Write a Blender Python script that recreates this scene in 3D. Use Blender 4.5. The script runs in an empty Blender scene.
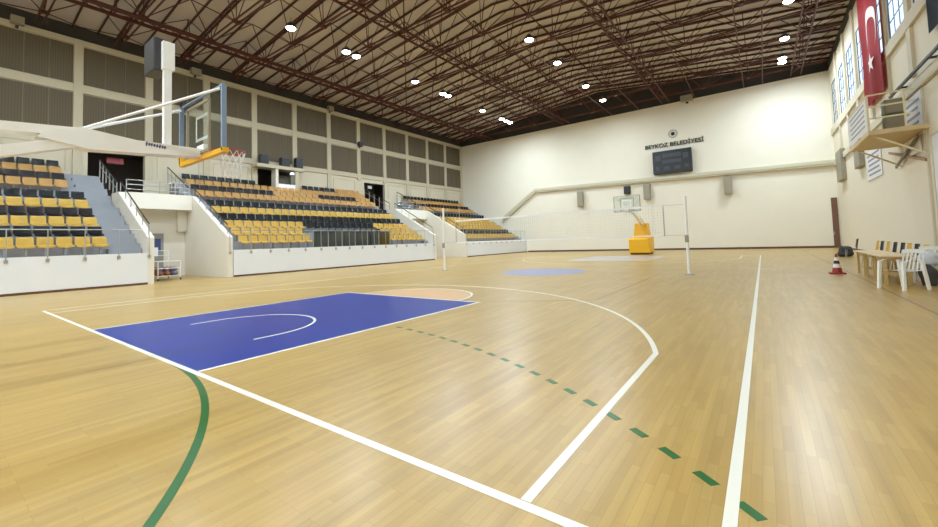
import bpy, bmesh, math, random
from mathutils import Vector, Matrix
random.seed(7)
S = bpy.context.scene
COL = S.collection
PI = math.pi
ORD = ['first','second','third','fourth','fifth','sixth','seventh','eighth','ninth','tenth','eleventh','twelfth','thirteenth',
       'fourteenth','fifteenth','sixteenth','seventeenth','eighteenth','nineteenth','twentieth','twenty-first','twenty-second',
       'twenty-third','twenty-fourth','twenty-fifth','twenty-sixth','twenty-seventh','twenty-eighth','twenty-ninth','thirtieth']

# ---------------------------------------------------------------- materials
def lin(c):
    return tuple(((v/255)/12.92 if v/255 <= .04045 else ((v/255+.055)/1.055)**2.4) for v in c)

def mat(name, rgb, rough=.5, metal=0, noise=0.0, scale=6.0, emit=0, coat=0, bump=0):
    m = bpy.data.materials.new(name); m.use_nodes = True
    nt = m.node_tree; b = nt.nodes['Principled BSDF']
    c = lin(rgb)
    b.inputs['Base Color'].default_value = (*c, 1)
    b.inputs['Roughness'].default_value = rough
    b.inputs['Metallic'].default_value = metal
    if coat: b.inputs['Coat Weight'].default_value = coat
    if emit:
        b.inputs['Emission Color'].default_value = (*c, 1); b.inputs['Emission Strength'].default_value = emit
    if noise:
        tc = nt.nodes.new('ShaderNodeTexCoord'); n = nt.nodes.new('ShaderNodeTexNoise')
        n.inputs['Scale'].default_value = scale; n.inputs['Detail'].default_value = 4
        r = nt.nodes.new('ShaderNodeMapRange')
        r.inputs['To Min'].default_value = 1-noise; r.inputs['To Max'].default_value = 1+noise
        mx = nt.nodes.new('ShaderNodeMix'); mx.data_type = 'RGBA'; mx.blend_type = 'MULTIPLY'
        mx.inputs[0].default_value = 1
        mx.inputs[6].default_value = (*c, 1)
        nt.links.new(tc.outputs['Object'], n.inputs['Vector']); nt.links.new(n.outputs['Fac'], r.inputs['Value'])
        nt.links.new(r.outputs['Result'], mx.inputs[7]); nt.links.new(mx.outputs[2], b.inputs['Base Color'])
        if bump:
            bp = nt.nodes.new('ShaderNodeBump'); bp.inputs['Strength'].default_value = bump
            nt.links.new(n.outputs['Fac'], bp.inputs['Height']); nt.links.new(bp.outputs['Normal'], b.inputs['Normal'])
    return m

def stripes_mat(name, a, b_, axis, freq, rough=.6, duty=.5):
    m = bpy.data.materials.new(name); m.use_nodes = True
    nt = m.node_tree; b = nt.nodes['Principled BSDF']; b.inputs['Roughness'].default_value = rough
    tc = nt.nodes.new('ShaderNodeTexCoord'); sp = nt.nodes.new('ShaderNodeSeparateXYZ')
    mu = nt.nodes.new('ShaderNodeMath'); mu.operation = 'MULTIPLY'; mu.inputs[1].default_value = freq
    fr = nt.nodes.new('ShaderNodeMath'); fr.operation = 'FRACT'
    gt = nt.nodes.new('ShaderNodeMath'); gt.operation = 'GREATER_THAN'; gt.inputs[1].default_value = duty
    mx = nt.nodes.new('ShaderNodeMix'); mx.data_type = 'RGBA'
    mx.inputs[6].default_value = (*lin(a), 1); mx.inputs[7].default_value = (*lin(b_), 1)
    L = nt.links.new
    L(tc.outputs['Object'], sp.inputs[0]); L(sp.outputs[axis], mu.inputs[0]); L(mu.outputs[0], fr.inputs[0])
    L(fr.outputs[0], gt.inputs[0]); L(gt.outputs[0], mx.inputs[0]); L(mx.outputs[2], b.inputs['Base Color'])
    return m

def floor_mat():
    m = bpy.data.materials.new('maple_parquet'); m.use_nodes = True
    nt = m.node_tree; b = nt.nodes['Principled BSDF']; L = nt.links.new
    tc = nt.nodes.new('ShaderNodeTexCoord'); mp = nt.nodes.new('ShaderNodeMapping')
    mp.inputs['Rotation'].default_value = (0, 0, PI/2)
    L(tc.outputs['Object'], mp.inputs['Vector'])
    br = nt.nodes.new('ShaderNodeTexBrick')
    br.inputs['Scale'].default_value = 1; br.inputs['Brick Width'].default_value = .42; br.inputs['Row Height'].default_value = .055
    br.inputs['Mortar Size'].default_value = .0008; br.inputs['Bias'].default_value = 0
    br.offset_frequency = 3; br.offset = .37
    br.inputs['Color1'].default_value = (*lin((182, 151, 88)), 1); br.inputs['Color2'].default_value = (*lin((172, 140, 79)), 1)
    br.inputs['Mortar'].default_value = (*lin((150, 117, 64)), 1)
    L(mp.outputs[0], br.inputs['Vector'])
    # long soft streaks that follow the grain
    mp2 = nt.nodes.new('ShaderNodeMapping'); mp2.inputs['Scale'].default_value = (9, .45, 1)
    L(tc.outputs['Object'], mp2.inputs['Vector'])
    n = nt.nodes.new('ShaderNodeTexNoise'); n.inputs['Scale'].default_value = 1; n.inputs['Detail'].default_value = 5
    L(mp2.outputs[0], n.inputs['Vector'])
    r = nt.nodes.new('ShaderNodeMapRange'); r.inputs['From Min'].default_value = .3; r.inputs['From Max'].default_value = .7
    r.inputs['To Min'].default_value = .86; r.inputs['To Max'].default_value = 1.10
    L(n.outputs['Fac'], r.inputs['Value'])
    mx = nt.nodes.new('ShaderNodeMix'); mx.data_type = 'RGBA'; mx.blend_type = 'MULTIPLY'; mx.inputs[0].default_value = 1
    L(br.outputs['Color'], mx.inputs[6]); L(r.outputs['Result'], mx.inputs[7]); L(mx.outputs[2], b.inputs['Base Color'])
    b.inputs['Roughness'].default_value = .27
    b.inputs['Specular IOR Level'].default_value = .38
    n2 = nt.nodes.new('ShaderNodeTexNoise'); n2.inputs['Scale'].default_value = .8; n2.inputs['Detail'].default_value = 3
    r2 = nt.nodes.new('ShaderNodeMapRange'); r2.inputs['To Min'].default_value = .25; r2.inputs['To Max'].default_value = .36
    L(tc.outputs['Object'], n2.inputs['Vector']); L(n2.outputs['Fac'], r2.inputs['Value']); L(r2.outputs['Result'], b.inputs['Roughness'])
    return m

def glass_mat(name, tint=(235, 240, 240), ior=.1):
    m = bpy.data.materials.new(name); m.use_nodes = True
    nt = m.node_tree; nt.nodes.remove(nt.nodes['Principled BSDF']); out = nt.nodes['Material Output']
    t = nt.nodes.new('ShaderNodeBsdfTransparent'); t.inputs[0].default_value = (*lin(tint), 1)
    g = nt.nodes.new('ShaderNodeBsdfGlossy'); g.inputs['Roughness'].default_value = .03
    f = nt.nodes.new('ShaderNodeValue'); f.outputs[0].default_value = ior
    mx = nt.nodes.new('ShaderNodeMixShader')
    nt.links.new(f.outputs[0], mx.inputs[0]); nt.links.new(t.outputs[0], mx.inputs[1]); nt.links.new(g.outputs[0], mx.inputs[2])
    nt.links.new(mx.outputs[0], out.inputs['Surface'])
    return m

M = {}
M['floor'] = floor_mat()
M['wall'] = mat('cream_wall_paint', (222, 212, 190), .8, noise=.03, scale=1.2)
M['wall_dimmed'] = mat('dimmed_cream_wall_paint', (204, 194, 170), .8, noise=.03, scale=1.2)  # cream paint darkened in colour for the weaker light at the rear
M['pilaster_dimmed'] = mat('dimmed_cream_concrete', (192, 182, 156), .8, noise=.05, scale=2)  # cream concrete with the weaker rear light put into its colour
M['wall_far'] = mat('pale_wall_paint', (230, 223, 204), .75, noise=.025, scale=.8)
M['pilaster'] = mat('cream_concrete', (206, 196, 172), .8, noise=.05, scale=2)
M['panel'] = stripes_mat('brown_slatted_panel', (100, 90, 70), (90, 80, 62), 1, 9, .8, .5)
M['panel_rim'] = mat('panel_joint', (128, 117, 96), .7)
M['deck'] = mat('roof_deck', (204, 192, 178), .8, noise=.06, scale=.6)
M['band'] = mat('dark_upper_cladding', (66, 62, 60), .9, noise=.1, scale=1)
M['steel'] = mat('oxide_red_steel', (84, 42, 32), .55, noise=.12, scale=3)
M['purlin'] = mat('dark_brown_steel', (70, 44, 34), .6)
M['white'] = mat('white_line_paint', (226, 222, 208), .35)
M['green'] = mat('green_line_paint', (28, 92, 34), .35)
M['blue'] = mat('blue_court_paint', (0, 42, 136), .3, noise=.05, scale=1.5)
M['blue'].node_tree.nodes['Principled BSDF'].inputs['Specular IOR Level'].default_value = .3
M['circle'] = mat('reflection_paled_circle_paint', (128, 132, 172), .3)  # blue paint with the glossy floor's reflection mixed into its colour
M['muted'] = mat('glare_paled_blue_paint', (176, 166, 160), .3)  # blue lane colour washed out as by reflection at a grazing view
M['key_tan'] = mat('tan_court_paint', (210, 166, 118), .3)
M['dark_line'] = mat('faded_brown_line_paint', (142, 108, 62), .35)
M['stand'] = mat('grey_concrete_terrace', (150, 153, 158), .75, noise=.07, scale=1.5)
M['standwall'] = mat('white_painted_concrete', (226, 228, 230), .6, noise=.02, scale=1)
M['parapet'] = mat('cream_parapet_paint', (226, 220, 206), .65, noise=.03, scale=1)
M['base'] = mat('dark_brown_baseboard', (92, 62, 42), .5)
M['yellow'] = mat('yellow_plastic', (238, 200, 96), .4, noise=.05, scale=4)
M['yellow2'] = mat('faded_orange_plastic', (230, 184, 106), .4, noise=.05, scale=4)
M['black'] = mat('black_plastic', (20, 22, 21), .35)
M['maroon'] = mat('brown_black_plastic', (34, 18, 18), .35)
M['metal'] = mat('brushed_rail_steel', (176, 176, 172), .35, .8)
M['white_metal'] = mat('white_powder_coat', (240, 240, 238), .35)
M['dark_metal'] = mat('dark_grey_metal', (48, 48, 50), .45)
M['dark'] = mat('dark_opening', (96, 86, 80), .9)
M['grey'] = mat('grey_beige_housing', (150, 142, 122), .6)
M['padyellow'] = mat('yellow_vinyl_padding', (240, 182, 22), .4, noise=.04, scale=3)
M['bluegrey'] = mat('blue_grey_edge_pad', (132, 150, 178), .5)
M['orange'] = mat('orange_red_rim_paint', (196, 52, 36), .4)
M['net'] = mat('white_net_cord', (238, 238, 236), .8)
M['netgrey'] = mat('grey_net_cord', (170, 166, 160), .8)
M['red'] = mat('red_flag_cloth', (178, 24, 30), .75, noise=.12, scale=1.5)
M['flagwhite'] = mat('white_flag_cloth', (238, 226, 222), .75)
M['navy'] = mat('dark_navy_cloth', (26, 27, 38), .8, noise=.2, scale=2)
M['blackboard'] = mat('black_scoreboard', (30, 32, 34), .4)
M['boardgrey'] = mat('dim_score_segment', (62, 66, 70), .5)
M['lens'] = mat('lamp_lens', (255, 250, 240), .3, emit=26)
M['wood'] = mat('pale_wood_board', (214, 186, 140), .45, noise=.08, scale=5)
M['woodleg'] = mat('yellow_wood_leg', (186, 156, 98), .5, noise=.06, scale=5)
M['chairwhite'] = mat('white_moulded_plastic', (236, 236, 230), .35)
M['conered'] = mat('red_cone_plastic', (150, 44, 36), .45)
M['ball'] = mat('orange_brown_ball_rubber', (150, 98, 72), .6, noise=.1, scale=20)
M['ballblue'] = mat('blue_white_ball_leather', (120, 122, 150), .6)
M['frameblue'] = mat('dark_blue_window_frame', (62, 80, 108), .5)
M['glass'] = glass_mat('clear_glass', (245, 248, 248), .06)
M['boardglass'] = glass_mat('backboard_glass', (244, 248, 248), .05)
M['railglass'] = glass_mat('smoked_rail_glass', (150, 158, 154))
M['poster'] = mat('white_poster_sheet', (226, 224, 222), .6)
M['posterink'] = mat('grey_poster_print', (138, 140, 150), .6)
M['posterblue'] = mat('blue_poster_print', (52, 78, 112), .6)
M['duct'] = mat('beige_duct_paint', (200, 193, 168), .6)
M['balconyside'] = mat('tan_balcony_paint', (208, 186, 144), .7, noise=.05, scale=2)
M['railcream'] = mat('cream_rail_paint', (226, 214, 178), .5)
M['bag'] = mat('pale_blue_bag_cloth', (200, 204, 208), .8, noise=.25, scale=9)
M['bagdark'] = mat('dark_bag_cloth', (62, 62, 64), .8, noise=.3, scale=9)
M['signred'] = mat('dim_red_sign', (120, 44, 48), .5, emit=.25)
M['paper'] = mat('white_paper', (244, 246, 248), .6)
M['textblack'] = mat('black_letter', (24, 22, 22), .5)
M['logoblue'] = mat('dark_blue_letter', (66, 74, 120), .5)

# ---------------------------------------------------------------- mesh helpers
class MB:
    def __init__(s): s.bm = bmesh.new(); s.mi = 0
    def _f(s, vs):
        try:
            f = s.bm.faces.new(vs); f.material_index = s.mi; return f
        except ValueError: return None
    def box(s, x0, x1, y0, y1, z0, z1):
        v = [s.bm.verts.new((x, y, z)) for x in (x0, x1) for y in (y0, y1) for z in (z0, z1)]
        for q in ((0,1,3,2),(4,6,7,5),(0,4,5,1),(2,3,7,6),(0,2,6,4),(1,5,7,3)): s._f([v[i] for i in q])
        return s
    def bar(s, p, q, w, h, up=(0,0,1)):
        p, q = Vector(p), Vector(q); d = (q-p).normalized(); u = Vector(up)
        a = d.cross(u)
        if a.length < 1e-4: a = d.cross(Vector((1,0,0)))
        a.normalize(); b = a.cross(d).normalized()
        v = [s.bm.verts.new(c + a*sx*w/2 + b*sy*h/2) for c in (p, q) for sx in (-1, 1) for sy in (-1, 1)]
        for k in ((0,1,3,2),(4,6,7,5),(0,4,5,1),(2,3,7,6),(0,2,6,4),(1,5,7,3)): s._f([v[i] for i in k])
        return s
    def tube(s, p, q, r, n=8, r2=None):
        p, q = Vector(p), Vector(q); r2 = r if r2 is None else r2
        d = (q-p).normalized(); a = d.cross(Vector((0,0,1)))
        if a.length < 1e-4: a = Vector((1,0,0))
        a.normalize(); b = d.cross(a)
        A = []; B = []
        for i in range(n):
            t = 2*PI*i/n; o = a*math.cos(t)+b*math.sin(t)
            A.append(s.bm.verts.new(p+o*r)); B.append(s.bm.verts.new(q+o*r2))
        for i in range(n):
            j = (i+1) % n; s._f([A[i], A[j], B[j], B[i]])
        s._f(A[::-1]); s._f(B)
        return s
    def path(s, pts, r, n=8):
        for a, b in zip(pts[:-1], pts[1:]): s.tube(a, b, r, n)
        return s
    def prism(s, poly, axis, lo, hi):
        # poly: 2-D points; axis 'y' -> (x,z), 'z' -> (x,y), 'x' -> (y,z)
        def P(a, b, t): return {'y': (a, t, b), 'z': (a, b, t), 'x': (t, a, b)}[axis]
        A = [s.bm.verts.new(P(a, b, lo)) for a, b in poly]; B = [s.bm.verts.new(P(a, b, hi)) for a, b in poly]
        n = len(poly)
        for i in range(n):
            j = (i+1) % n; s._f([A[i], A[j], B[j], B[i]])
        s._f(A[::-1]); s._f(B)
        return s
    def lathe(s, prof, c, n=16):
        rings = []
        for r, z in prof:
            if r < 1e-5: rings.append([s.bm.verts.new((c[0], c[1], c[2]+z))])
            else: rings.append([s.bm.verts.new((c[0]+r*math.cos(2*PI*i/n), c[1]+r*math.sin(2*PI*i/n), c[2]+z)) for i in range(n)])
        for A, B in zip(rings[:-1], rings[1:]):
            for i in range(n):
                j = (i+1) % n
                if len(A) == 1: s._f([A[0], B[i], B[j]])
                elif len(B) == 1: s._f([A[i], A[j], B[0]])
                else: s._f([A[i], A[j], B[j], B[i]])
        if len(rings[0]) > 1: s._f(rings[0][::-1])
        if len(rings[-1]) > 1: s._f(rings[-1])
        return s
    def ball(s, c, r, n=10, m=7):
        return s.lathe([(r*math.sin(PI*k/m), -r*math.cos(PI*k/m)) for k in range(m+1)], c, n)
    def strip(s, pts, w, z0, z1):
        # flat raised band following a 2-D line
        n = len(pts); L = []; R = []
        for i, p in enumerate(pts):
            a = Vector(pts[max(i-1, 0)]); b = Vector(pts[min(i+1, n-1)]); d = (b-a).normalized(); nn = Vector((-d.y, d.x))
            L.append(Vector(p)+nn*w/2); R.append(Vector(p)-nn*w/2)
        lo = [(s.bm.verts.new((*l, z0)), s.bm.verts.new((*r, z0))) for l, r in zip(L, R)]
        hi = [(s.bm.verts.new((*l, z1)), s.bm.verts.new((*r, z1))) for l, r in zip(L, R)]
        for i in range(n-1):
            s._f([hi[i][1], hi[i+1][1], hi[i+1][0], hi[i][0]])
            s._f([lo[i][0], lo[i+1][0], lo[i+1][1], lo[i][1]])
            s._f([lo[i][1], lo[i+1][1], hi[i+1][1], hi[i][1]]); s._f([hi[i][0], hi[i+1][0], lo[i+1][0], lo[i][0]])
        s._f([lo[0][0], lo[0][1], hi[0][1], hi[0][0]]); s._f([lo[-1][1], lo[-1][0], hi[-1][0], hi[-1][1]])
        return s
    def grid(s, fn, nu, nv, thick=0):
        g = [[s.bm.verts.new(fn(i/nu, j/nv)) for j in range(nv+1)] for i in range(nu+1)]
        fs = []
        for i in range(nu):
            for j in range(nv): fs.append(s._f([g[i][j], g[i+1][j], g[i+1][j+1], g[i][j+1]]))
        if thick: bmesh.ops.solidify(s.bm, geom=[f for f in fs if f], thickness=thick)
        return s
    def bevel(s, w, seg=2):
        bmesh.ops.bevel(s.bm, geom=[e for e in s.bm.edges], offset=w, segments=seg, affect='EDGES', profile=.5, clamp_overlap=True)
        return s
    def mesh(s, name, mats, smooth=False, center=None):
        bm = s.bm
        bmesh.ops.recalc_face_normals(bm, faces=bm.faces[:])
        if center is None:
            vs = [v.co for v in bm.verts]
            lo = Vector([min(c[i] for c in vs) for i in range(3)]); hi = Vector([max(c[i] for c in vs) for i in range(3)])
            center = Vector(((lo.x+hi.x)/2, (lo.y+hi.y)/2, lo.z))
        center = Vector(center)
        bmesh.ops.translate(bm, verts=bm.verts[:], vec=-center)
        me = bpy.data.meshes.new(name); bm.to_mesh(me); bm.free()
        for m in (mats if isinstance(mats, (list, tuple)) else [mats]): me.materials.append(m)
        if smooth:
            for p in me.polygons: p.use_smooth = True
            try: me.set_sharp_from_angle(angle=math.radians(40))
            except Exception: pass
        return me, center
    def build(s, name, mats, parent=None, smooth=False, center=None):
        me, c = s.mesh(name, mats, smooth, center)
        o = bpy.data.objects.new(name, me); COL.objects.link(o)
        if parent is not None:
            o.parent = parent; o.location = c - wloc(parent)
        else: o.location = c
        return o

def wloc(o):
    v = Vector(o.location); p = o.parent
    while p: v = v + Vector(p.location); p = p.parent
    return v

def tag(o, label, cat, group=None, kind=None):
    o['label'] = label; o['category'] = cat
    if group: o['group'] = group
    if kind: o['kind'] = kind
    return o

def thing(name, label, cat, loc, group=None):
    o = bpy.data.objects.new(name, None); COL.objects.link(o); o.location = loc; o.empty_display_size = .2
    return tag(o, label, cat, group)

def struct(o, label=None, cat=None):
    o['kind'] = 'structure'
    if label: o['label'] = label
    if cat: o['category'] = cat
    return o

def copy_tree(o, parent=None):
    c = o.copy(); COL.objects.link(c)
    if parent: c.parent = parent
    for ch in list(o.children):
        if ch.name in S.objects: copy_tree(ch, c)
    return c

def text_obj(name, body, size, mtl, origin, right, up, parent=None, depth=.03, align='CENTER', width=None):
    cu = bpy.data.curves.new(name, 'FONT'); cu.body = body; cu.size = size; cu.extrude = depth/2
    cu.align_x = align; cu.align_y = 'CENTER'; cu.offset = size*.003
    tmp = bpy.data.objects.new(name+'_tmp', cu); COL.objects.link(tmp)
    dg = bpy.context.evaluated_depsgraph_get(); me = bpy.data.meshes.new_from_object(tmp.evaluated_get(dg))
    bpy.data.objects.remove(tmp); me.name = name
    if width:
        xs = [v.co.x for v in me.vertices]; k = width/(max(xs)-min(xs))
        for v in me.vertices: v.co.x *= k
    r = Vector(right).normalized(); u = Vector(up).normalized(); n = r.cross(u)
    R = Matrix((r, u, n)).transposed()
    for v in me.vertices: v.co = R @ v.co
    me.materials.clear(); me.materials.append(mtl)
    o = bpy.data.objects.new(name, me); COL.objects.link(o)
    if parent: o.parent = parent; o.location = Vector(origin)-wloc(parent)
    else: o.location = origin
    return o

# ---------------------------------------------------------------- room dimensions
XL, XR, YN, YF = -16.4, 20.1, -12.0, 40.0
ZW, ZD = 13.95, 16.4
BAY = 3.32

# ---------------------------------------------------------------- floor and court markings
struct(MB().box(XL-4, XR+.3, YN-.3, YF+.3, -.3, 0).build('floor', M['floor']), 'pale maple parquet sports floor with a satin varnish', 'floor')

def arc(cx, cy, r, a0, a1, n=48):
    return [(cx+r*math.cos(a0+(a1-a0)*i/n), cy+r*math.sin(a0+(a1-a0)*i/n)) for i in range(n+1)]
T0, T1 = .0, .0025
def line(name, label, pts, w, m, z=T1):
    o = MB().strip(pts, w, T0, z).build(name, m)
    return tag(o, label, 'court line', None)
LX0, LX1 = 4.95, 9.80
# painted keys
def key(y0, y1, label, m='blue'):
    b = MB().box(LX0, LX1, min(y0, y1), max(y0, y1), 0, .0012)
    tag(b.build('painted_key', M[m]), label, 'painted floor area', 'painted free throw lanes')
key(0, 5.8, 'bright blue painted lane floor under the near hoop')
key(22.2, 28, 'blue lane floor below the far basket, paled in colour as by reflection', 'muted')
tag(MB().lathe([(0, 0), (1.8, 0), (1.8, .0012), (0, .0012)], (7.4, 14.2, 0), 64).build('centre_circle', M['circle']),
    'grey blue filled circle at the middle of the court floor', 'painted floor area')
tag(MB().prism(arc(7.4, 5.8, 1.72, 0, PI), 'z', 0, .0010).build('free_throw_semicircle', M['key_tan']),
    'tan half disc on the floor past the blue lane', 'painted floor area')

W = .062
line('baseline', 'white basketball end line running across the floor in front of the camera', [(0, 0), (18.4, 0)], W, M['white'], .0030)
line('sideline', 'long white court sideline nearest the right wall', [(15.05, .04), (15.05, 28)], W, M['white'])
line('sideline', 'white court sideline nearest the stands', [(0, .04), (0, 28)], W, M['white'])
line('baseline', 'white basketball end line near the scoreboard wall', [(0, 28), (15.05, 28)], W, M['white'], .0030)
line('lane_line', 'white edge line on the right side of the blue near lane', [(LX1, .04), (LX1, 5.83)], W, M['white'], .0027)
line('lane_line', 'white edge line on the stand side of the blue near lane', [(LX0, .04), (LX0, 5.83)], .05, M['white'], .0027)
line('free_throw_line', 'white line closing the far end of the blue near lane', [(LX0, 5.8), (LX1, 5.8)], .06, M['white'], .0031)
line('free_throw_arc', 'white half circle line just past the blue near lane', arc(7.4, 5.83, 1.76, 0, PI), .06, M['white'], .0029)
line('no_charge_arc', 'short white curve inside the blue near lane', [(6.2, 1.2)]+arc(7.45, 1.575, 1.25, PI, 0)+[(8.7, 1.2)], .05, M['white'])
R3, X3 = 6.86, 14.135
a3 = math.acos((X3-7.5)/R3)
line('three_point_line', 'white three point line curving around the blue near lane',
     [(X3, .04)]+arc(7.5, 1.575, R3, a3, PI-a3, 72)+[(15-X3, .04)], W, M['white'], .0022)
line('three_point_line', 'white three point line in front of the far basket',
     [(X3, 27.96)]+[(x, 28-y) for x, y in arc(7.5, 1.575, R3, a3, PI-a3, 72)]+[(15-X3, 27.96)], W, M['white'], .0022)
line('goal_area_line', 'solid green curve on the floor at the bottom left',
     arc(9, -6, 6, PI/2, .0, 60), W, M['green'], .0016)
# dashed handball arc: each dash is its own painted mark
k = 0
while True:
    g = math.radians(47.08+1.873*k)
    if 9+9*math.cos(g) < LX1+.08: break
    pts = [(9+9*math.cos(g+q), -6+9*math.sin(g+q)) for q in (-.0078, 0, .0078)]
    tag(MB().strip(pts, .06, 0, .0018).build('dash_mark', M['green']),
        'green painted dash, %s along the dashed curve from the camera end' % ORD[k], 'floor mark', 'dashes of the green curve')
    k += 1
line('floor_seam', 'thin dark line on the floor beside the wooden tables', [(17.45, -6), (17.45, 40)], .05, M['dark_line'])
line('volleyball_line', 'faded brown line crossing the floor beyond the blue lane', [(9.9, 5.85), (12.1, 7.2)], .05, M['dark_line'], .0016)
line('volleyball_line', 'faded brown line running along the floor to the net', [(12.1, 7.2), (12.1, 12.5)], .05, M['dark_line'], .0014)

# ---------------------------------------------------------------- walls
wl = MB()
OPEN = [(3.77, 6.45, 4.03, 7.6), (23.9, 26.6, 4.03, 7.65), (13.2, 16.5, 5.93, 7.75)]
segs = [(YN, 3.77), (6.45, 13.4), (16.9, 23.9), (26.6, YF+.3)]
for a, b in segs: wl.box(XL-.3, XL, a, b, 0, 8.2)
for a, b, z0, z1 in OPEN:
    wl.box(XL-.3, XL, a, b, 0, z0); wl.box(XL-.3, XL, a, b, z1, 8.2)
wl.box(XL-.3, XL, YN, YF+.3, 8.2, ZW)
struct(wl.build('wall_left', M['wall_dimmed']), 'cream wall behind the stands with dark doorways', 'wall')
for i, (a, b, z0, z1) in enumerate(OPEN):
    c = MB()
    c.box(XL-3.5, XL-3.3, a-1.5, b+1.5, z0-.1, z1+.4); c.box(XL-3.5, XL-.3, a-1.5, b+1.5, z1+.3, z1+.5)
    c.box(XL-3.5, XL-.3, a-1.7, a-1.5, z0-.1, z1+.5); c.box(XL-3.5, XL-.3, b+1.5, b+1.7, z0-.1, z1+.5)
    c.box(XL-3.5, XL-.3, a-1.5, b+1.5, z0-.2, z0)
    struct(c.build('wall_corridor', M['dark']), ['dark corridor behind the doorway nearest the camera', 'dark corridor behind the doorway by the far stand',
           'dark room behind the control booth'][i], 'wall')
wr_bays = [37.8-BAY*k for k in range(15)]
ww = MB()
ZS, ZT = 9.3, 12.5
ww.box(XR, XR+.06, YN, YF+.3, 0, ZS); ww.box(XR, XR+.06, YN, YF+.3, ZT, ZW)
ys = sorted(wr_bays)
prev = YN
for c in ys:
    a, b = c-1.2, c+1.2
    if a > prev: ww.box(XR, XR+.06, prev, a, ZS, ZT)
    prev = b
ww.box(XR, XR+.06, prev, YF+.3, ZS, ZT)
struct(ww.build('wall_right', M['wall']), 'cream wall on the right with high windows', 'wall')
struct(MB().box(XL-.3, XR+.35, YF, YF+.3, 0, ZW).build('wall_far', M['wall_far']), 'pale cream end wall carrying the scoreboard', 'wall')
struct(MB().box(XL-.3, XR+.35, YN-.3, YN, 0, ZW).build('wall_near', M['wall']), 'cream end wall behind the camera', 'wall')
up = MB(); up.box(XL-.5, XL-.3, YN-.3, YF+.5, ZW-.05, 14.9); up.box(XR+.06, XR+.2, YN-.3, YF+.5, ZW-.05, 14.9)
for a, b in ((YF+.3, YF+.5), (YN-.5, YN-.3)):
    up.prism([(XL-.5, ZW-.05), (XR+.55, ZW-.05), (XR+.55, 14.9), ((XL+XR)/2, 16.9), (XL-.5, 14.9)], 'y', a, b)
struct(up.build('wall_upper', M['band']), 'dark cladding band between the wall tops and the roof', 'wall')

# left wall grid of beams and pilasters
n = 1
PIL = [BAY*k for k in range(-3, 13)]
for y in PIL:
    struct(MB().box(XL, XL+.12, y-.2 if y < 39.5 else y-.25, min(y+.2, YF), 6.0 if not (23 < y < 26.7) else 7.8, ZW).build('trim_%d' % n, M['pilaster_dimmed']),
           'cream pilaster on the wall behind the stands', 'pilaster'); n += 1
for z0, z1, lb in ((8.0, 8.38, 'below the lower panels'), (10.82, 11.3, 'between the two rows of panels'), (13.62, ZW, 'along the wall top')):
    struct(MB().box(XL, XL+.10, YN, YF, z0, z1).build('trim_%d' % n, M['pilaster_dimmed']), 'cream beam on the wall behind the stands, '+lb, 'beam'); n += 1
# brown slatted panels, one unit per bay and row, three boards each
grp = 'brown panels on the wall behind the stands'
def panel(y0, y1, z0, z1, label):
    t = thing('wall_panel', label, 'wall panel', (XL, (y0+y1)/2, z0), grp)
    MB().box(XL, XL+.02, y0, y1, z0, z1).build('backing', M['panel_rim'], t)
    w = (y1-y0)/3
    for k in range(3):
        MB().box(XL+.02, XL+.05, y0+k*w+.03, y0+(k+1)*w-.03, z0+.04, z1-.04).build('board', M['panel'], t)
for k in range(12):
    y0, y1 = BAY*k+.22, min(BAY*(k+1)-.22, 39.6)
    nth = ORD[11-k]
    nm = 'in the bay touching the far corner' if k == 11 else ('in the %s bay from the far corner' % nth)
    panel(y0, y1, 11.34, 13.58, 'brown slatted panel, upper row, '+nm)
    panel(y0, y1, 8.42, 10.78, 'brown slatted panel, lower row, '+nm)
panel(-3.1, -.22, 11.34, 13.58, 'brown slatted panel, upper row, last one at the left edge')
panel(-3.1, -.22, 8.42, 10.78, 'brown slatted panel, lower row, last one at the left edge')
# shallow recess frames below the panels
for k in range(0, 12):
    y0, y1 = BAY*k+.45, BAY*(k+1)-.45
    if any(a < y1 and b > y0 for a, b in ((3.5, 6.6), (13.2, 19), (23.5, 26.8))) or y1 > 39.6: continue
    b = MB()
    for (a, c, d, e) in ((y0, y1, 7.66, 7.7), (y0, y0+.04, 6.2, 7.7), (y1-.04, y1, 6.2, 7.7)): b.box(XL, XL+.03, a, c, d, e)
    struct(b.build('trim_%d' % n, M['pilaster_dimmed']), 'thin rectangular moulding under the brown panels', 'moulding'); n += 1

# right wall: windows, pilasters, beams
for k, c in enumerate(wr_bays):
    if c < -11: continue
    f = MB()
    f.box(XR+.0, XR+.035, c-1.2, c-1.12, ZS, ZT); f.box(XR+.0, XR+.035, c+1.12, c+1.2, ZS, ZT)
    f.box(XR+.0, XR+.035, c-1.12, c+1.12, ZS, ZS+.08); f.box(XR+.0, XR+.035, c-1.12, c+1.12, ZT-.08, ZT)
    w = f.build('window_%d' % (k+1), M['frameblue']); struct(w, 'tall dark blue framed window high in the right wall', 'window')
    for j in (-.5, .5):
        MB().box(XR+.005, XR+.03, c+j*.75-.02, c+j*.75+.02, ZS+.08, ZT-.08).build('mullion', M['frameblue'], w)
    for j in (1, 2, 3):
        z = ZS+(ZT-ZS)*j/4
        MB().box(XR+.005, XR+.03, c-1.12, c+1.12, z-.02, z+.02).build('glazing_bar', M['frameblue'], w)
    MB().box(XR+.012, XR+.02, c-1.12, c+1.12, ZS+.08, ZT-.08).build('pane', M['glass'], w)
for k, c in enumerate(wr_bays):
    y = c-BAY/2
    if y < -11: continue
    struct(MB().box(XR-.10, XR, y-.24, y+.24, 6.95, ZW).build('trim_%d' % n, M['pilaster']), 'cream pilaster on the right wall between windows', 'pilaster'); n += 1
struct(MB().box(XR-.12, XR, YN, YF, 8.75, 9.25).build('trim_%d' % n, M['pilaster']), 'cream beam along the right wall under the windows', 'beam'); n += 1
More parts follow.
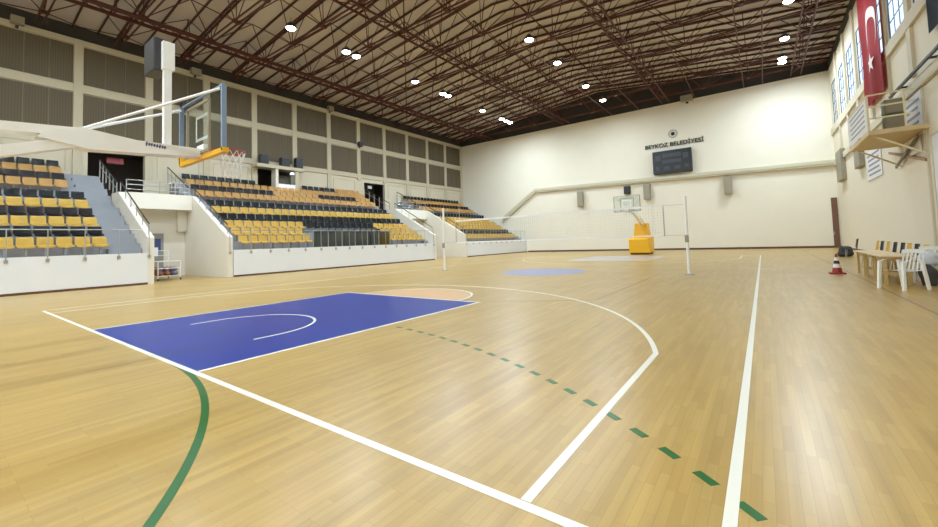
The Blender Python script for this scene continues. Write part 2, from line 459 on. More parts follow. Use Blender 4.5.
struct(MB().box(XR-.12, XR, YN, YF, 6.35, 6.72).build('trim_%d' % n, M['pilaster']), 'lower cream beam along the right wall', 'beam'); n += 1
struct(MB().box(XR-.06, XR, 18.75, 18.9, .0, 6.3).build('trim_%d' % n, M['pilaster']), 'thin vertical cream strip on the right wall', 'strip'); n += 1
struct(MB().box(XL+9.3, XR, YF-.03, YF, 0, .16).build('baseboard_far', M['base']))
struct(MB().box(XR-.03, XR, YN, YF-.05, 0, .12).build('baseboard_right', M['base']))
# far door, edge-on dark opening at the right of the end wall
d = MB().box(19.66, 20.02, YF-.06, YF, 0, 3.9).build('door_1', mat('brown_door', (112, 78, 58), .5)); struct(d, 'tall brown door in the far right corner', 'door')
MB().box(19.69, 19.73, YF-.1, YF-.06, 1.0, 1.25).build('door_handle', M['metal'], d)
# cable rail on the right wall
b = MB().box(XR-.34, XR-.26, -8, 21.6, 6.74, 6.82)
for y in (20.2, 16.9, 13.6): b.box(XR-.28, XR, y-.04, y+.04, 6.74, 6.80)
tag(b.build('wall_conduit', M['dark_metal']), 'dark conduit running along the right wall above the balcony', 'conduit')

# ---------------------------------------------------------------- ceiling, purlins and trusses
XM = (XL+XR)/2
def deck_z(x): return 14.85+2.0*(1-abs(x-XM)/((XR-XL)/2+.5))
cm = MB()
xa, xb = XL-.5, XR+.55
cm.prism([(xa, deck_z(xa)), (XM, deck_z(XM)), (xb, deck_z(xb)), (xb, deck_z(xb)+.2), (XM, deck_z(XM)+.2), (xa, deck_z(xa)+.2)], 'y', YN-.5, YF+.5)
ceil = cm.build('ceiling', M['deck']); struct(ceil, 'brown beige metal roof deck', 'ceiling')
pm = MB()
for a, c in ((XL-.3, XM), (XM, XR+.35)): pm.bar((a, 0, deck_z(a)-.09), (c, 0, deck_z(c)-.09), .065, .13)
pme, pc = pm.mesh('purlin', M['purlin'])
y = YF-.4
while y > 2:
    o = bpy.data.objects.new('purlin', pme); COL.objects.link(o); o.parent = ceil; o.location = Vector((pc.x, y, pc.z))-Vector(ceil.location)
    y -= BAY/3
ZB = 14.2
def ztop(x): return deck_z(x)-.26
NX = 11; px_ = (XR-XL-.4)/NX; x0 = XL+.2
def truss_parts():
    ch = MB()
    for dy in (-.14, .14): ch.bar((x0, dy, ZB), (XR-.2, dy, ZB), .06, .08)
    tp = MB()
    for a, c in ((x0, XM), (XM, XR-.2)): tp.bar((a, 0, ztop(a)), (c, 0, ztop(c)), .09, .12)
    wb = MB()
    for i in range(NX):
        xm = x0+px_*(i+.5)
        for sx in (-1, 1):
            for sy in (-1, 1):
                wb.tube((xm, sy*.05, ZB), (xm+sx*px_/2, sy*BAY/2, ztop(xm+sx*px_/2)), .03, 5)
            wb.tube((xm, 0, ZB), (xm+sx*px_/2, 0, ztop(xm+sx*px_/2)), .026, 5)
        wb.tube((xm, 0, ZB), (xm, 0, ztop(xm)), .026, 5)
        wb.box(xm-.12, xm+.12, -.2, .2, ZB-.06, ZB+.08)
    return ch.mesh('bottom_chord', M['steel']), tp.mesh('top_chord', M['steel']), wb.mesh('web_lattice', M['steel'])
TP = truss_parts()
ty = [YF-1.8-BAY*k for k in range(12)]
for k, y in enumerate(ty):
    t = thing('roof_truss', 'dark red steel roof truss, ' + ('nearest the scoreboard wall' if k == 0 else '%s from the scoreboard wall' % ORD[k]), 'roof truss', (1.85, y, ZB), 'roof trusses')
    for me, c in TP:
        o = bpy.data.objects.new(me.name.split('.')[0], me); COL.objects.link(o); o.parent = t
        o.location = (c.x-1.85, c.y, c.z-ZB)
xl = ['nearest the stands', 'second from the stands', 'third from the stands', 'nearest the right wall']
for k, x in enumerate((-11.6, -1.6, 8.4, 18.1)):
    t = thing('bracing_truss', 'red steel ladder truss running the length of the hall, '+xl[k], 'roof truss', (x, 20, ZB), 'lengthwise roof trusses')
    b = MB()
    w = .12 if k else .17
    for dx in (-.32, .32): b.bar((x+dx, 0, ZB-.12), (x+dx, YF-.2, ZB-.12), w*.6, w)
    b.build('chord', M['steel'], t)
    b = MB(); yy = 0.6
    i = 0
    while yy < YF-1.5:
        b.bar((x-.32, yy, ZB-.12), (x+.32, yy+.0, ZB-.12), .05, .05)
        b.bar((x-.32 if i % 2 else x+.32, yy, ZB-.12), (x+.32 if i % 2 else x-.32, yy+1.1, ZB-.12), .04, .04)
        if i % 3 == 0:
            for s2 in (-1, 1): b.tube((x+s2*.3, yy, ZB-.1), (x, yy, ztop(x)), .026, 5)
            for s2 in (-1, 1): b.tube((x, yy, ztop(x)), (x, yy+s2*1.66, ZB-.1), .026, 5)
        yy += 1.1; i += 1
    b.build('lattice', M['steel'], t)
# pipes hanging along the hall
for k, (x, y0) in enumerate(((10.9, 24), (14.6, 22), (3.4, 20), (6.0, 26), (15.9, 26))):
    b = MB().tube((x, y0, ZB-.28), (x, YF-.1, ZB-.28), .035, 8)
    yy = y0+.5
    while yy < YF: b.tube((x, yy, ZB-.28), (x, yy, ZB+.1), .012, 5); yy += BAY
    tag(b.build('ceiling_pipe', M['steel'], smooth=True), 'thin pipe hung under the roof trusses, ' + ['straight above the scoreboard', 'right of the scoreboard', 'left of the scoreboard, nearer the stands', 'just left of the scoreboard', 'left of the right wall lamps'][k], 'pipe', 'pipes under the roof')

# ---------------------------------------------------------------- ceiling lights
def lamp_proto():
    t = thing('ceiling_light', 'x', 'ceiling light', (0, 0, 14.0), 'round ceiling lamps')
    MB().lathe([(.27, 0), (.30, .03), (.28, .16), (.16, .26), (.10, .34), (.06, .36)], (0, 0, 14.02), 20).build('housing', M['dark_metal'], t, True)
    MB().lathe([(0, -.12), (.12, -.105), (.21, -.06), (.26, 0)], (0, 0, 14.02), 20).build('lens', M['lens'], t, True)
    MB().tube((0, 0, 14.36), (0, 0, 14.6), .012, 6).build('hanger', M['dark_metal'], t)
    return t
lp = lamp_proto()
L = bpy.data.lights.new('lamp_light', 'AREA'); L.shape = 'DISK'; L.size = .5; L.spread = 3.1; L.energy = 180; L.color = (.73, .875, 1.0)
spots = [(-6, y, 'stand side row') for y in (35.1, 34.35, 33.4, 29.9, 24.65, 23.95, 20.6, 15.0, 14.2, 10.4, 5.4, 4.6, .4, -5, -9)] + \
        [(4, y, 'middle row') for y in (34.9, 30.5, 24.8, 20.5, 14.3, 10, 5, 0, -5, -9)] + \
        [(17.1, y, 'right wall row') for y in (35.8, 34.9, 31.2, 25.9)] + \
        [(x, y, 'added rows behind camera') for x in (14, 9) for y in (-4.5, -7.5, -10.5)]  # last rows are added out of view to brighten near floor and boom
cnt = {}
for i, (x, y, row) in enumerate(spots):
    o = lp if i == 0 else copy_tree(lp)
    o.location = (x, y, 14.0)
    k = cnt.get(row, 0); cnt[row] = k+1
    o['label'] = 'round bright roof lamp in the %s, %s from the scoreboard wall' % (row, ORD[k] if k else 'nearest one')
    lo = bpy.data.objects.new('lamp_light', L); COL.objects.link(lo); lo.parent = o; lo.location = (0, 0, -.14)

# ---------------------------------------------------------------- stands
def tread(i):   # i = 1..10 -> front x, back x, z
    if i <= 6: return -7.4-.85*(i-1), -7.4-.85*i, 1.4+.48*(i-1)
    return -13.2-.78*(i-7), -13.2-.78*(i-6), 4.55+.45*(i-7)
def profile():
    p = [(-7.4, 0), (-7.4, 1.4)]
    for i in range(1, 11):
        a, b, z = tread(i)
        if i == 7: p += [(-12.5, 4.03), (-13.2, 4.03), (-13.2, z)]
        elif i > 1: p += [(a, z)]
        if i == 10: b = XL
        p += [(b, z)]
    p[-1] = (XL+.01, p[-1][1]); p += [(XL+.01, 0)]
    return p
PROF = profile()
def stand(name_lb, y0, y1, aisles):
    t = thing('grandstand', name_lb, 'stand', (-12, (y0+y1)/2, 0), 'concrete stands')
    MB().prism(PROF, 'y', y0, y1).build('terrace', M['stand'], t)
    fw = MB().box(-7.4, -7.2, y0, y1, 0, 1.41); fw.build('front_wall', M['standwall'], t)
    MB().box(-7.2, -7.17, y0, y1, 0, .09).build('plinth', M['base'], t)
    for a0, a1 in aisles:
        for i in range(1, 11):
            a, bb, z = tread(i); nz = tread(i+1)[2] if i not in (6, 10) else None
            if nz: MB().box(bb, bb+.36, a0, a1, z, z+(nz-z)/2).build('aisle_step', M['stand'], t)
        MB().box(-13.2, -12.88, a0, a1, 4.03, 4.29).build('aisle_step', M['stand'], t)
    return t
stand('grey stepped stand nearest the camera with a white front wall', YN+.05, 4.15, [(2.95, 4.1)])
stand('long grey stepped stand in the middle with a white front wall', 7.78, 23.65, [(7.8, 8.25), (23.1, 23.6)])
stand('grey stepped stand against the far wall with a white front wall', 28.3, 39.95, [(28.35, 28.8), (39.2, 39.9)])

def vomitory(y0, y1, nm, ladder=False):
    # y0, y1: clear opening
    def side(ya, yb, lb):
        poly = [(-7.2, 0), (-7.2, 2.1), (-11.9, 4.66), (-13.1, 4.66), (-13.1, 0)]
        t = thing('side_parapet', lb, 'parapet', (-10, (ya+yb)/2, 0), 'sloping parapets beside the passages')
        MB().prism(poly, 'y', ya, yb).build('wall_slab', M['parapet'], t)
        sgn = 1
        b = MB(); yc = (ya+yb)/2
        p0, p1 = Vector((-7.5, yc, 2.75)), Vector((-12.0, yc, 5.2))
        b.tube(p0, p1, .03, 8)
        b.build('handrail', M['dark_metal'], t, True)
        for k in range(6):
            p = p0.lerp(p1, k/5); base = 2.1+(-7.2-p.x)*(2.56/4.7)
            MB().tube((p.x, yc, base-.02), p, .022, 8).build('baluster', M['metal'], t, True)
        return t
    side(y0-.24, y0, 'sloping cream parapet on the camera side of '+nm)
    side(y1, y1+.24, 'sloping cream parapet on the far side of '+nm)
    t = thing('passage_landing', 'cream landing with a solid front parapet above '+nm, 'landing', (-14, (y0+y1)/2, 3.8), 'landings above the passages')
    MB().box(-12.0, -11.82, y0+.005, y1-.005, 3.82, 4.68).build('front_parapet', M['parapet'], t)
    MB().box(XL+.01, -12.0, y0+.005, y1-.005, 3.82, 4.02).build('slab', M['parapet'], t)
    struct(MB().box(-13.1, -12.9, y0+.005, y1-.005, 0, 3.82).build('wall_recess', M['parapet']), 'cream back wall under the landing of '+nm, 'wall')
    struct(MB().box(-12.9, -12.6, y1-.45, y1-.01, 2.6, 3.82).build('trim_%d' % (200+int(y0)), M['parapet']), 'short cream pilaster under the landing of '+nm, 'pilaster')
    # steel railing on the landing
    t = thing('landing_railing', 'steel tube railing on the landing above '+nm, 'railing', (-12.3, (y0+y1)/2, 4.02), 'landing railings')
    for z in (4.85, 5.1, 5.35): MB().tube((-11.91, y0+.1, z), (-11.91, y1-.1, z), .022, 8).build('rail', M['metal'], t, True)
    k = 0
    yy = y0+.1
    while yy <= y1-.05:
        MB().tube((-11.91, yy, 4.66), (-11.91, yy, 5.37), .025, 8).build('post', M['metal'], t, True); yy += (y1-y0-.2)/4
    for ya, lb in ((y0-.12, 'camera side'), (y1+.12, 'far side')):
        t = thing('upper_railing', 'steel railing climbing the upper rows, %s of %s' % (lb, nm), 'railing', (-14.5, ya, 4.5), 'upper stair railings')
        P0, P1 = Vector((-12.7, ya, 5.25)), Vector((-16.2, ya, 7.0))
        MB().tube(P0, P1, .03, 8).build('handrail', M['dark_metal'], t, True)
        MB().tube(P0-Vector((0, 0, .35)), P1-Vector((0, 0, .35)), .018, 8).build('lower_rail', M['metal'], t, True)
        for k in range(6):
            p = P0.lerp(P1, k/5)
            zf = 4.03
            for i in range(7, 11):
                a, bb, z = tread(i)
                if p.x <= a: zf = z
            if p.x > -13.1: zf = 4.66 if p.x > -13.1 else zf
            MB().bar((p.x, ya, zf), p, .05, .05).build('post', M['metal'], t)
vomitory(4.39, 7.5, 'the passage nearest the camera')
vomitory(23.9, 28.0, 'the passage by the far stand')

# front rails
def front_rail(y0, y1, lb):
    t = thing('guard_rail', lb, 'railing', (-7.25, (y0+y1)/2, 1.4), 'front rails of the stands')
    MB().tube((-7.22, y0, 2.45), (-7.22, y1, 2.45), .02, 8).build('top_rail', M['metal'], t, True)
    k = max(1, round((y1-y0)/1.07))
    for i in range(k+1):
        y = y0+(y1-y0)*i/k
        MB().tube((-7.17, y, 1.25), (-7.22, y, 2.45), .018, 8).build('post', M['metal'], t, True)
        MB().box(-7.2, -7.14, y-.05, y+.05, 1.2, 1.32).build('bracket', M['metal'], t)
    return t
front_rail(-4.3, 4.2, 'slim steel rail along the front wall of the nearest stand')
front_rail(7.6, 23.6, 'slim steel rail along the front wall of the middle stand')
front_rail(28.2, 39.6, 'slim steel rail along the front wall of the far stand')
# smoked glass screen in front of the dark middle seats
t = thing('glass_screen', 'dark tinted glass screen at the front of the middle stand', 'screen', (-7.45, 15.6, 1.4))
MB().box(-7.47, -7.45, 12.55, 18.9, 1.42, 2.4).build('glass_sheet', M['railglass'], t)
for y in [12.55+k*1.058 for k in range(7)]:
    MB().box(-7.49, -7.43, y-.025, y+.025, 1.41, 2.44).build('post', M['metal'], t)

# ---------------------------------------------------------------- stadium seats
SEATP = [(.21, .34), (.20, .41), (.10, .43), (-.08, .415), (-.16, .45), (-.20, .58), (-.235, .77), (-.25, .785)]  # depth (towards court), height
def shell_fn(u, v):
    k = u*(len(SEATP)-1); i = min(int(k), len(SEATP)-2); f = k-i
    d = SEATP[i][0]*(1-f)+SEATP[i+1][0]*f; h = SEATP[i][1]*(1-f)+SEATP[i+1][1]*f
    s_ = (v-.5)*2
    w = .24*(1-.10*max(0, u-.75)/.25)
    lift = .035*abs(s_)**2.2
    return (d+(lift if u > .6 else 0), s_*w, h+(lift if u < .6 else 0)*.8)
def shell_mb(): return MB().grid(shell_fn, 14, 4, .012)
def bracket_mb():
    b = MB().box(-.1, .1, -.03, .03, .02, .42); b.box(-.14, .14, -.12, .12, 0, .02); return b
shell_me = {}
for c in ('yellow', 'yellow2', 'black', 'maroon'):
    me, _ = shell_mb().mesh('shell', M[c], True, (0, 0, 0)); shell_me[c] = me
brk_me, _ = bracket_mb().mesh('bracket', M['stand'], False, (0, 0, 0))
whole_me = {}
for c in ('yellow', 'yellow2', 'black', 'maroon'):
    b = shell_mb(); b.mi = 1
    b.box(-.1, .1, -.03, .03, .02, .42).box(-.14, .14, -.12, .12, 0, .02)
    me, _ = b.mesh('stadium_seat', [M[c], M['stand']], False, (0, 0, 0)); whole_me[c] = me
CN = {'yellow': 'yellow', 'yellow2': 'orange yellow', 'black': 'black', 'maroon': 'dark brown'}
ROWN = ['front row', 'second row', 'third row', 'fourth row', 'fifth row', 'sixth row', 'seventh row', 'eighth row', 'ninth row', 'top row']
def seat_x(i):
    a, b, z = tread(i); return (a-.45 if i <= 6 else a-.42), z
def rowcol(i): return {1: 'yellow', 2: 'black', 3: 'yellow', 4: 'maroon', 5: 'yellow', 6: 'black', 7: 'yellow2', 8: 'maroon', 9: 'yellow2', 10: 'black'}[i]
nind = 0
for i in range(1, 11):                      # stand nearest the camera
    x, z = seat_x(i); yend = 2.68 if i < 7 else 2.30
    c = rowcol(i)
    for k in range(6 if i < 10 else 6):
        y = yend-.545*k
        t = thing('stadium_seat', '%s shell seat in the %s of the nearest stand, %s' % (CN[c], ROWN[i-1], 'next to the stairs' if k == 0 else ORD[k]+' from the stairs'),
                  'seat', (x, y, z), 'seats of the nearest stand')
        for nm, me in (('shell', shell_me[c]), ('bracket', brk_me)):
            o = bpy.data.objects.new(nm, me); COL.objects.link(o); o.parent = t
        nind += 1
rest = []
for i in range(1, 11):                      # middle stand
    x, z = seat_x(i)
    for k in range(27):
        y = 8.62+.545*k
        c = rowcol(i)
        if i <= 3: c = 'black' if 12.75+.15*(i-1) < y < 18.6+.45*(i-1) else 'yellow'
        if i <= 2 and 12.75+.15*(i-1) < y < 18.7: continue
        if i == 4: c = 'black'
        if (i == 8 and y > 21.6) or (i == 10 and y > 20.6): c = 'yellow2'
        if i == 8 and 13.9 < y < 17.8: c = 'yellow2'
        if 13.2 < y < 16.8 and i == 10: continue          # the control booth stands here
        if k < 24:
            o = bpy.data.objects.new('stadium_seat', whole_me[c]); COL.objects.link(o); o.location = (x, y, z)
            tag(o, '%s seat in the %s of the middle stand, %s' % (CN[c], ROWN[i-1], 'nearest to the camera' if k == 0 else ORD[k]+' from the camera end'),
                'seat', 'seats of the middle stand'); nind += 1
        else: rest.append((x, y, z, c))
for i in range(1, 11):                      # far stand
    x, z = seat_x(i)
    for k in range(18):
        c = rowcol(i)
        if i in (3, 4): c = 'yellow'
        rest.append((x, 29.2+.545*k, z, c))
bm = bmesh.new()
order = ['yellow', 'yellow2', 'black', 'maroon']
for x, y, z, c in rest:
    n0 = len(bm.verts); f0 = len(bm.faces)
    bm.from_mesh(shell_me[c]); bm.verts.ensure_lookup_table(); bm.faces.ensure_lookup_table()
    bmesh.ops.translate(bm, verts=bm.verts[n0:], vec=(x, y, z))
    for f in bm.faces[f0:]: f.material_index = order.index(c)
me = bpy.data.meshes.new('distant_seats'); bm.to_mesh(me); bm.free()
for c in order: me.materials.append(M[c])
o = bpy.data.objects.new('distant_seats', me); COL.objects.link(o)
tag(o, 'rows of tiny yellow and black seats in the stand at the far end', 'seats', None, 'stuff')

# ---------------------------------------------------------------- control booth and things by the rear wall
t = thing('control_booth', 'cream control booth with a flat roof at the top of the middle stand', 'booth', (-16, 15.3, 5.9))
MB().box(XL+.14, -15.5, 13.05, 17.0, 7.72, 7.98).build('roof_slab', M['pilaster_dimmed'], t)
MB().box(XL+.14, -15.6, 14.55, 14.78, 5.92, 7.72).build('divider', M['parapet'], t)
MB().box(XL+.14, -15.6, 16.2, 16.55, 5.92, 7.72).build('end_post', M['pilaster_dimmed'], t)
MB().box(-15.72, -15.6, 14.78, 16.2, 5.92, 6.55).build('sill', M['paper'], t)
MB().box(-15.66, -15.64, 14.78, 16.2, 6.55, 7.72).build('pane', M['glass'], t)
def speaker(name, label, cat, x0, x1, y0, y1, z0, z1, m, grille, face='x', group=None):
    t = thing(name, label, cat, ((x0+x1)/2, (y0+y1)/2, z0), group)
    MB().box(x0, x1, y0, y1, z0, z1).bevel(.02).build('housing', m, t)
    e = .012
    if face == 'x+': MB().box(x1, x1+e, y0+.05, y1-.05, z0+.06, z1-.06).build('grille', grille, t)
    elif face == 'x-': MB().box(x0-e, x0, y0+.05, y1-.05, z0+.06, z1-.06).build('grille', grille, t)
    else: MB().box(x0+.05, x1-.05, y0-e, y0, z0+.06, z1-.06).build('grille', grille, t)
    return t
for k, (y, w, h, lb) in enumerate(((13.75, .62, .75, 'nearest the camera'), (15.45, .7, .72, 'in the middle'), (16.65, .6, .9, 'furthest from the camera'))):
    speaker('stage_speaker', 'dark loudspeaker box on the booth roof, '+lb, 'speaker', -16.1, -15.65, y-w/2, y+w/2, 7.98, 7.98+h, M['dark_metal'], M['black'], 'x+', 'boxes on the booth roof')
# sign in the dark doorway
t = tag(MB().box(XL-.7, XL-.62, 4.75, 5.55, 7.0, 7.35).build('exit_sign', M['signred']), 'dim red sign hanging in the dark doorway nearest the camera', 'sign')
tag(MB().box(XL-.7, XL-.62, 24.9, 25.4, 7.2, 7.5).build('exit_sign', M['paper']), 'small pale sign hanging in the dark doorway by the far stand', 'sign')
# floodlight boxes on the rear wall top
for k, (y, z, lb, w) in enumerate(((.9, 13.75, 'at the left edge of the wall top', .5), (9.2, 13.7, 'on the wall top above the near basket', .6), (20.0, 13.8, 'on the wall top over the middle stand', .5), (23.3, 11.1, 'on the middle beam over the middle stand', .45), (8.55, 11.05, 'on the middle beam behind the backboard post', .5))):
    dark = z < 12
    t = thing('wall_floodlight', ('black box lamp ' if dark else 'grey floodlight box ')+lb, 'floodlight', (XL+.3, y, z), 'boxes on the rear wall')
    MB().box(XL+.12, XL+.5, y-w/2, y+w/2, z, z+.42).bevel(.03).build('housing', M['dark_metal'] if dark else M['grey'], t)
    MB().box(XL+.1, XL+.2, y-.06, y+.06, z-.15, z+.0).build('bracket', M['dark_metal'], t)

# ---------------------------------------------------------------- end wall: duct, scoreboard, letters, speakers
b = MB()
for p, q in (((-10.2, 4.0), (-5.7, 7.05)), ((-5.7, 7.05), (XR-.02, 6.62))):
    b.bar((p[0], YF-.16, p[1]), (q[0], YF-.16, q[1]), .3, .42, (0, 0, 1))
    b.bar((p[0], YF-.34, p[1]-.02), (q[0], YF-.34, q[1]-.02), .06, .10, (0, 0, 1))
tag(b.build('wall_duct', M['duct']), 'beige duct rising from the far stand and running across the scoreboard wall', 'duct')
t = thing('scoreboard', 'large black electronic scoreboard on the end wall', 'scoreboard', (8.7, YF-.15, 7.25))
MB().box(7.05, 10.35, YF-.55, YF-.01, 7.25, 9.4).bevel(.03).build('housing', M['blackboard'], t)
def seg(x0, x1, z0, z1, nm='display_panel'): MB().box(x0, x1, YF-.57, YF-.55, z0, z1).build(nm, M['boardgrey'], t)
seg(7.9, 9.5, 8.75, 9.1); seg(7.9, 9.5, 8.2, 8.5); seg(7.3, 7.75, 8.5, 9.0); seg(9.65, 10.1, 8.5, 9.0); seg(8.0, 8.5, 7.55, 7.9); seg(8.9, 9.4, 7.55, 7.9); seg(7.3, 7.6, 7.6, 7.95); seg(9.75, 10.1, 7.6, 7.95)
o = text_obj('wall_lettering', 'BEYKOZ BELEDİYESİ', .54, M['textblack'], (8.85, YF-.06, 10.02), (1, 0, 0), (0, 0, 1), None, .08, width=5.0)
tag(o, 'black capital letters on the end wall above the scoreboard', 'lettering')
t = thing('wall_emblem', 'small round grey emblem on the end wall above the black letters', 'emblem', (8.85, YF-.02, 11.0))
def disc(r0, r1, nm, m, yy, n=28):
    b = MB()
    if r0 == 0: b.prism([(8.85+r1*math.cos(2*PI*i/n), 11.0+r1*math.sin(2*PI*i/n)) for i in range(n)], 'y', yy-.02, yy)
    else:
        for i in range(n):
            a, c = 2*PI*i/n, 2*PI*(i+1)/n
            b.prism([(8.85+r*math.cos(g), 11.0+r*math.sin(g)) for r, g in ((r0, a), (r1, a), (r1, c), (r0, c))], 'y', yy-.02, yy)
    b.build(nm, m, t)
disc(0, .42, 'plate', mat('pale_grey_plate', (206, 202, 190), .6), YF); disc(.33, .38, 'ring', M['grey'], YF-.021); disc(0, .17, 'centre', M['textblack'], YF-.021)
for x, z0, z1, lb in ((-.35, 4.75, 6.4, 'left of the far basket'), (6.35, 4.95, 6.4, 'under the scoreboard'), (13.0, 4.8, 6.35, 'right of the scoreboard')):
    t = speaker('wall_speaker', 'tall beige grey loudspeaker on the end wall '+lb, 'speaker', x-.3, x+.3, YF-.55, YF-.12, z0, z1, M['grey'], M['grey'], 'y', 'loudspeakers on the end wall')
    MB().box(x-.08, x+.08, YF-.12, YF, z0+.5, z0+.8).build('bracket', M['dark_metal'], t)
t = speaker('shot_clock', 'small black display box on the end wall above the far backboard', 'display', 4.15, 4.75, YF-.3, YF, 5.65, 6.45, M['black'], M['blackboard'], 'y')
t = thing('wall_floodlight', 'grey lamp box at the top edge of the end wall', 'floodlight', (10.2, YF-.3, 13.9))
MB().box(9.7, 10.7, YF-.5, YF-.05, 13.75, 14.3).bevel(.04).build('housing', M['grey'], t); MB().box(10.1, 10.3, YF-.05, YF, 13.6, 13.95).build('bracket', M['dark_metal'], t)

# ---------------------------------------------------------------- basketball hoops
def hoop(name_lb, cy, dr, far=False, dz=0, hx=7.5):
    # cy: y of board face, dr: +1 if the court is at larger y
    def Y(v): return cy+dr*v
    t0 = hx
    def bx(mb, x0, x1, a, b, z0, z1): lo, hi = sorted((Y(a), Y(b))); return mb.box(x0, x1, lo, hi, z0, z1)
    t = thing('basketball_hoop', name_lb, 'basketball hoop', (7.5, Y(-3.4), 0), 'basketball hoops')
    zr = 3.2
    # base, padding
    if far:
        poly = [(Y(-5.0), .12), (Y(-5.0), 1.45), (Y(-4.5), 1.5), (Y(-4.0), 1.3), (Y(-3.3), 1.2), (Y(-3.3), .12)]
    else: poly = [(Y(-5.0), .12), (Y(-5.0), 1.45), (Y(-4.5), 1.5), (Y(-4.0), 1.3), (Y(-3.3), 1.2), (Y(-3.3), .12)]
    MB().prism(poly, 'x', 6.62, 8.12).bevel(.05).build('base_padding', M['padyellow'], t)
    MB().prism([(Y(-4.9), 0), (Y(-4.9), .13), (Y(-3.4), .13), (Y(-3.4), 0)], 'x', 6.7, 8.05).build('wheel_base', M['dark_metal'], t)
    up_ = MB(); up_.prism([(6.85, 1.3), (8.0, 1.3), (7.85, 2.42), (6.95, 2.42)], 'y', *sorted((Y(-4.8), Y(-4.0)))).bevel(.05).build('column_padding', M['padyellow'], t)
    # boom (parallel arms that meet, then one beam)
    bm_ = MB()
    bm_.prism([(Y(a), z) for a, z in ((-1.54, 3.21), (-.94, 3.14), (-.05, 3.15), (-.05, 3.02), (-.87, 2.95), (-1.48, 2.91), (-1.98, 3.0), (-1.9, 3.1))], 'x', 7.38, 7.62)
    bm_.bar((7.5, Y(-4.4), 2.92 if not far else 2.35), (7.5, Y(-1.45), 3.15), .2, .12)
    bm_.bar((7.5, Y(-4.2), 2.1), (7.5, Y(-1.6), 3.0), .2, .14)
    bm_.build('boom', M['white_metal'], t)
    for sx in (6.68, 8.32): MB().tube((7.5, Y(-1.6), 3.17), (sx, Y(-.06), 4.02), .022, 8).build('stay_rod', M['white_metal'], t, True)
    # backboard
    zb, zt = 3.0, 4.1
    bb = bx(MB(), 6.62, 8.38, -.03, 0, zb+.04, zt).build('backboard', M['boardglass'], t)
    fr = MB()
    bx(fr, 6.66, 8.34, -.032, .002, zt-.015, zt+.01)
    for x0, x1, z0, z1 in ((6.6, 6.64, zb, zt), (8.35, 8.4, zb, zt)): bx(fr, x0, x1, -.06, .01, z0, z1)
    fr.build('frame', M['bluegrey'] if not far else M['grey'], bb)
    mk = MB()
    for x0, x1, z0, z1 in ((7.2, 7.8, 3.74, 3.79), (7.2, 7.8, 3.34, 3.39), (7.2, 7.25, 3.39, 3.74), (7.75, 7.8, 3.39, 3.74)): bx(mk, x0, x1, 0, .004, z0, z1)
    mk.build('target_marking', M['white_metal'], bb)
    pd = MB()
    bx(pd, 6.58, 8.42, -.06, .03, zb-.02, zb+.055)
    for x0, x1 in ((6.58, 6.66),): bx(pd, x0, x1, -.06, .03, zb+.055, zb+.28)
    pd.build('edge_padding', M['padyellow'] if not far else M['netgrey'], bb)
    # supports behind the glass
    sb = MB()
    for sx in (7.05, 7.95): bx(sb, sx-.018, sx+.018, -.09, -.055, 3.1, 3.95)
    bx(sb, 7.03, 7.97, -.09, -.055, 3.07, 3.11); bx(sb, 7.03, 7.97, -.09, -.055, 3.91, 3.95)
    sb.build('support_frame', M['grey'], t)
    bx(MB(), 7.36, 7.64, -.04, .06, 3.02, 3.24).build('mount_plate', M['white_metal'], t)
    # rim and net
    c = (7.5, Y(.46), zr); r = .23
    rm = MB(); N = 24
    pts = [(c[0]+r*math.cos(2*PI*i/N), c[1]+r*math.sin(2*PI*i/N), zr) for i in range(N+1)]
    rm.path(pts, .012, 6); bx(rm, 7.42, 7.58, .05, .24, zr-.03, zr+.0)
    rim = rm.build('rim', M['orange'], t, True)
    nt = MB(); prof = [(.225, 0), (.20, -.1), (.165, -.22), (.145, -.34), (.15, -.46)]
    for k in range(12):
        for tw in (1, -1):
            q = []
            for j, (rr, dz) in enumerate(prof):
                g = 2*PI*(k+tw*.5*j)/12; q.append((c[0]+rr*math.cos(g), c[1]+rr*math.sin(g), zr+dz))
            nt.path(q, .006, 4)
    nt.build('net', M['net'], rim)
    return t, Y, bx
t, Y, bx = hoop('white armed portable basketball hoop reaching in from the left over the blue lane', .93, 1)
# shot clock mast on the boom
MB().box(7.45, 7.55, .36, .46, 3.15, 4.42).build('mast', M['white_metal'], t)
sc = thing('shot_clock', 'dark grey shot clock box on the white mast above the near hoop', 'display', (7.5, .38, 4.36))
MB().box(6.98, 7.46, .24, .44, 4.38, 4.93).bevel(.02).build('housing', M['dark_metal'], sc)
MB().box(7.46, 7.56, .34, .50, 4.40, 4.86).build('side_panel', M['white_metal'], sc)
# dark blue script mark on the boom: unreadable short strokes
lg = MB()
for k, (y, h) in enumerate(((.10, .07), (.135, .045), (.165, .05), (.2, .045), (.235, .05), (.27, .06), (.305, .045), (.335, .05))):
    z = 3.105-.02*(k/7); lg.prism([(y, z-h/2), (y+.018, z-h/2), (y+.026, z+h/2), (y+.008, z+h/2)], 'x', 7.62, 7.624)
    lg.prism([(y, z-.005), (y+.036, z-.008), (y+.036, z+.004), (y, z+.006)], 'x', 7.62, 7.623)
lg.build('lettering', M['logoblue'], t)
t2, _, _ = hoop('yellow padded basketball hoop standing in front of the end wall', 27.25, -1, True)
t2.location.x += .13
for ch in t2.children:
    if not any(q in ch.name for q in ('padding', 'wheel')): ch.location.z += .17

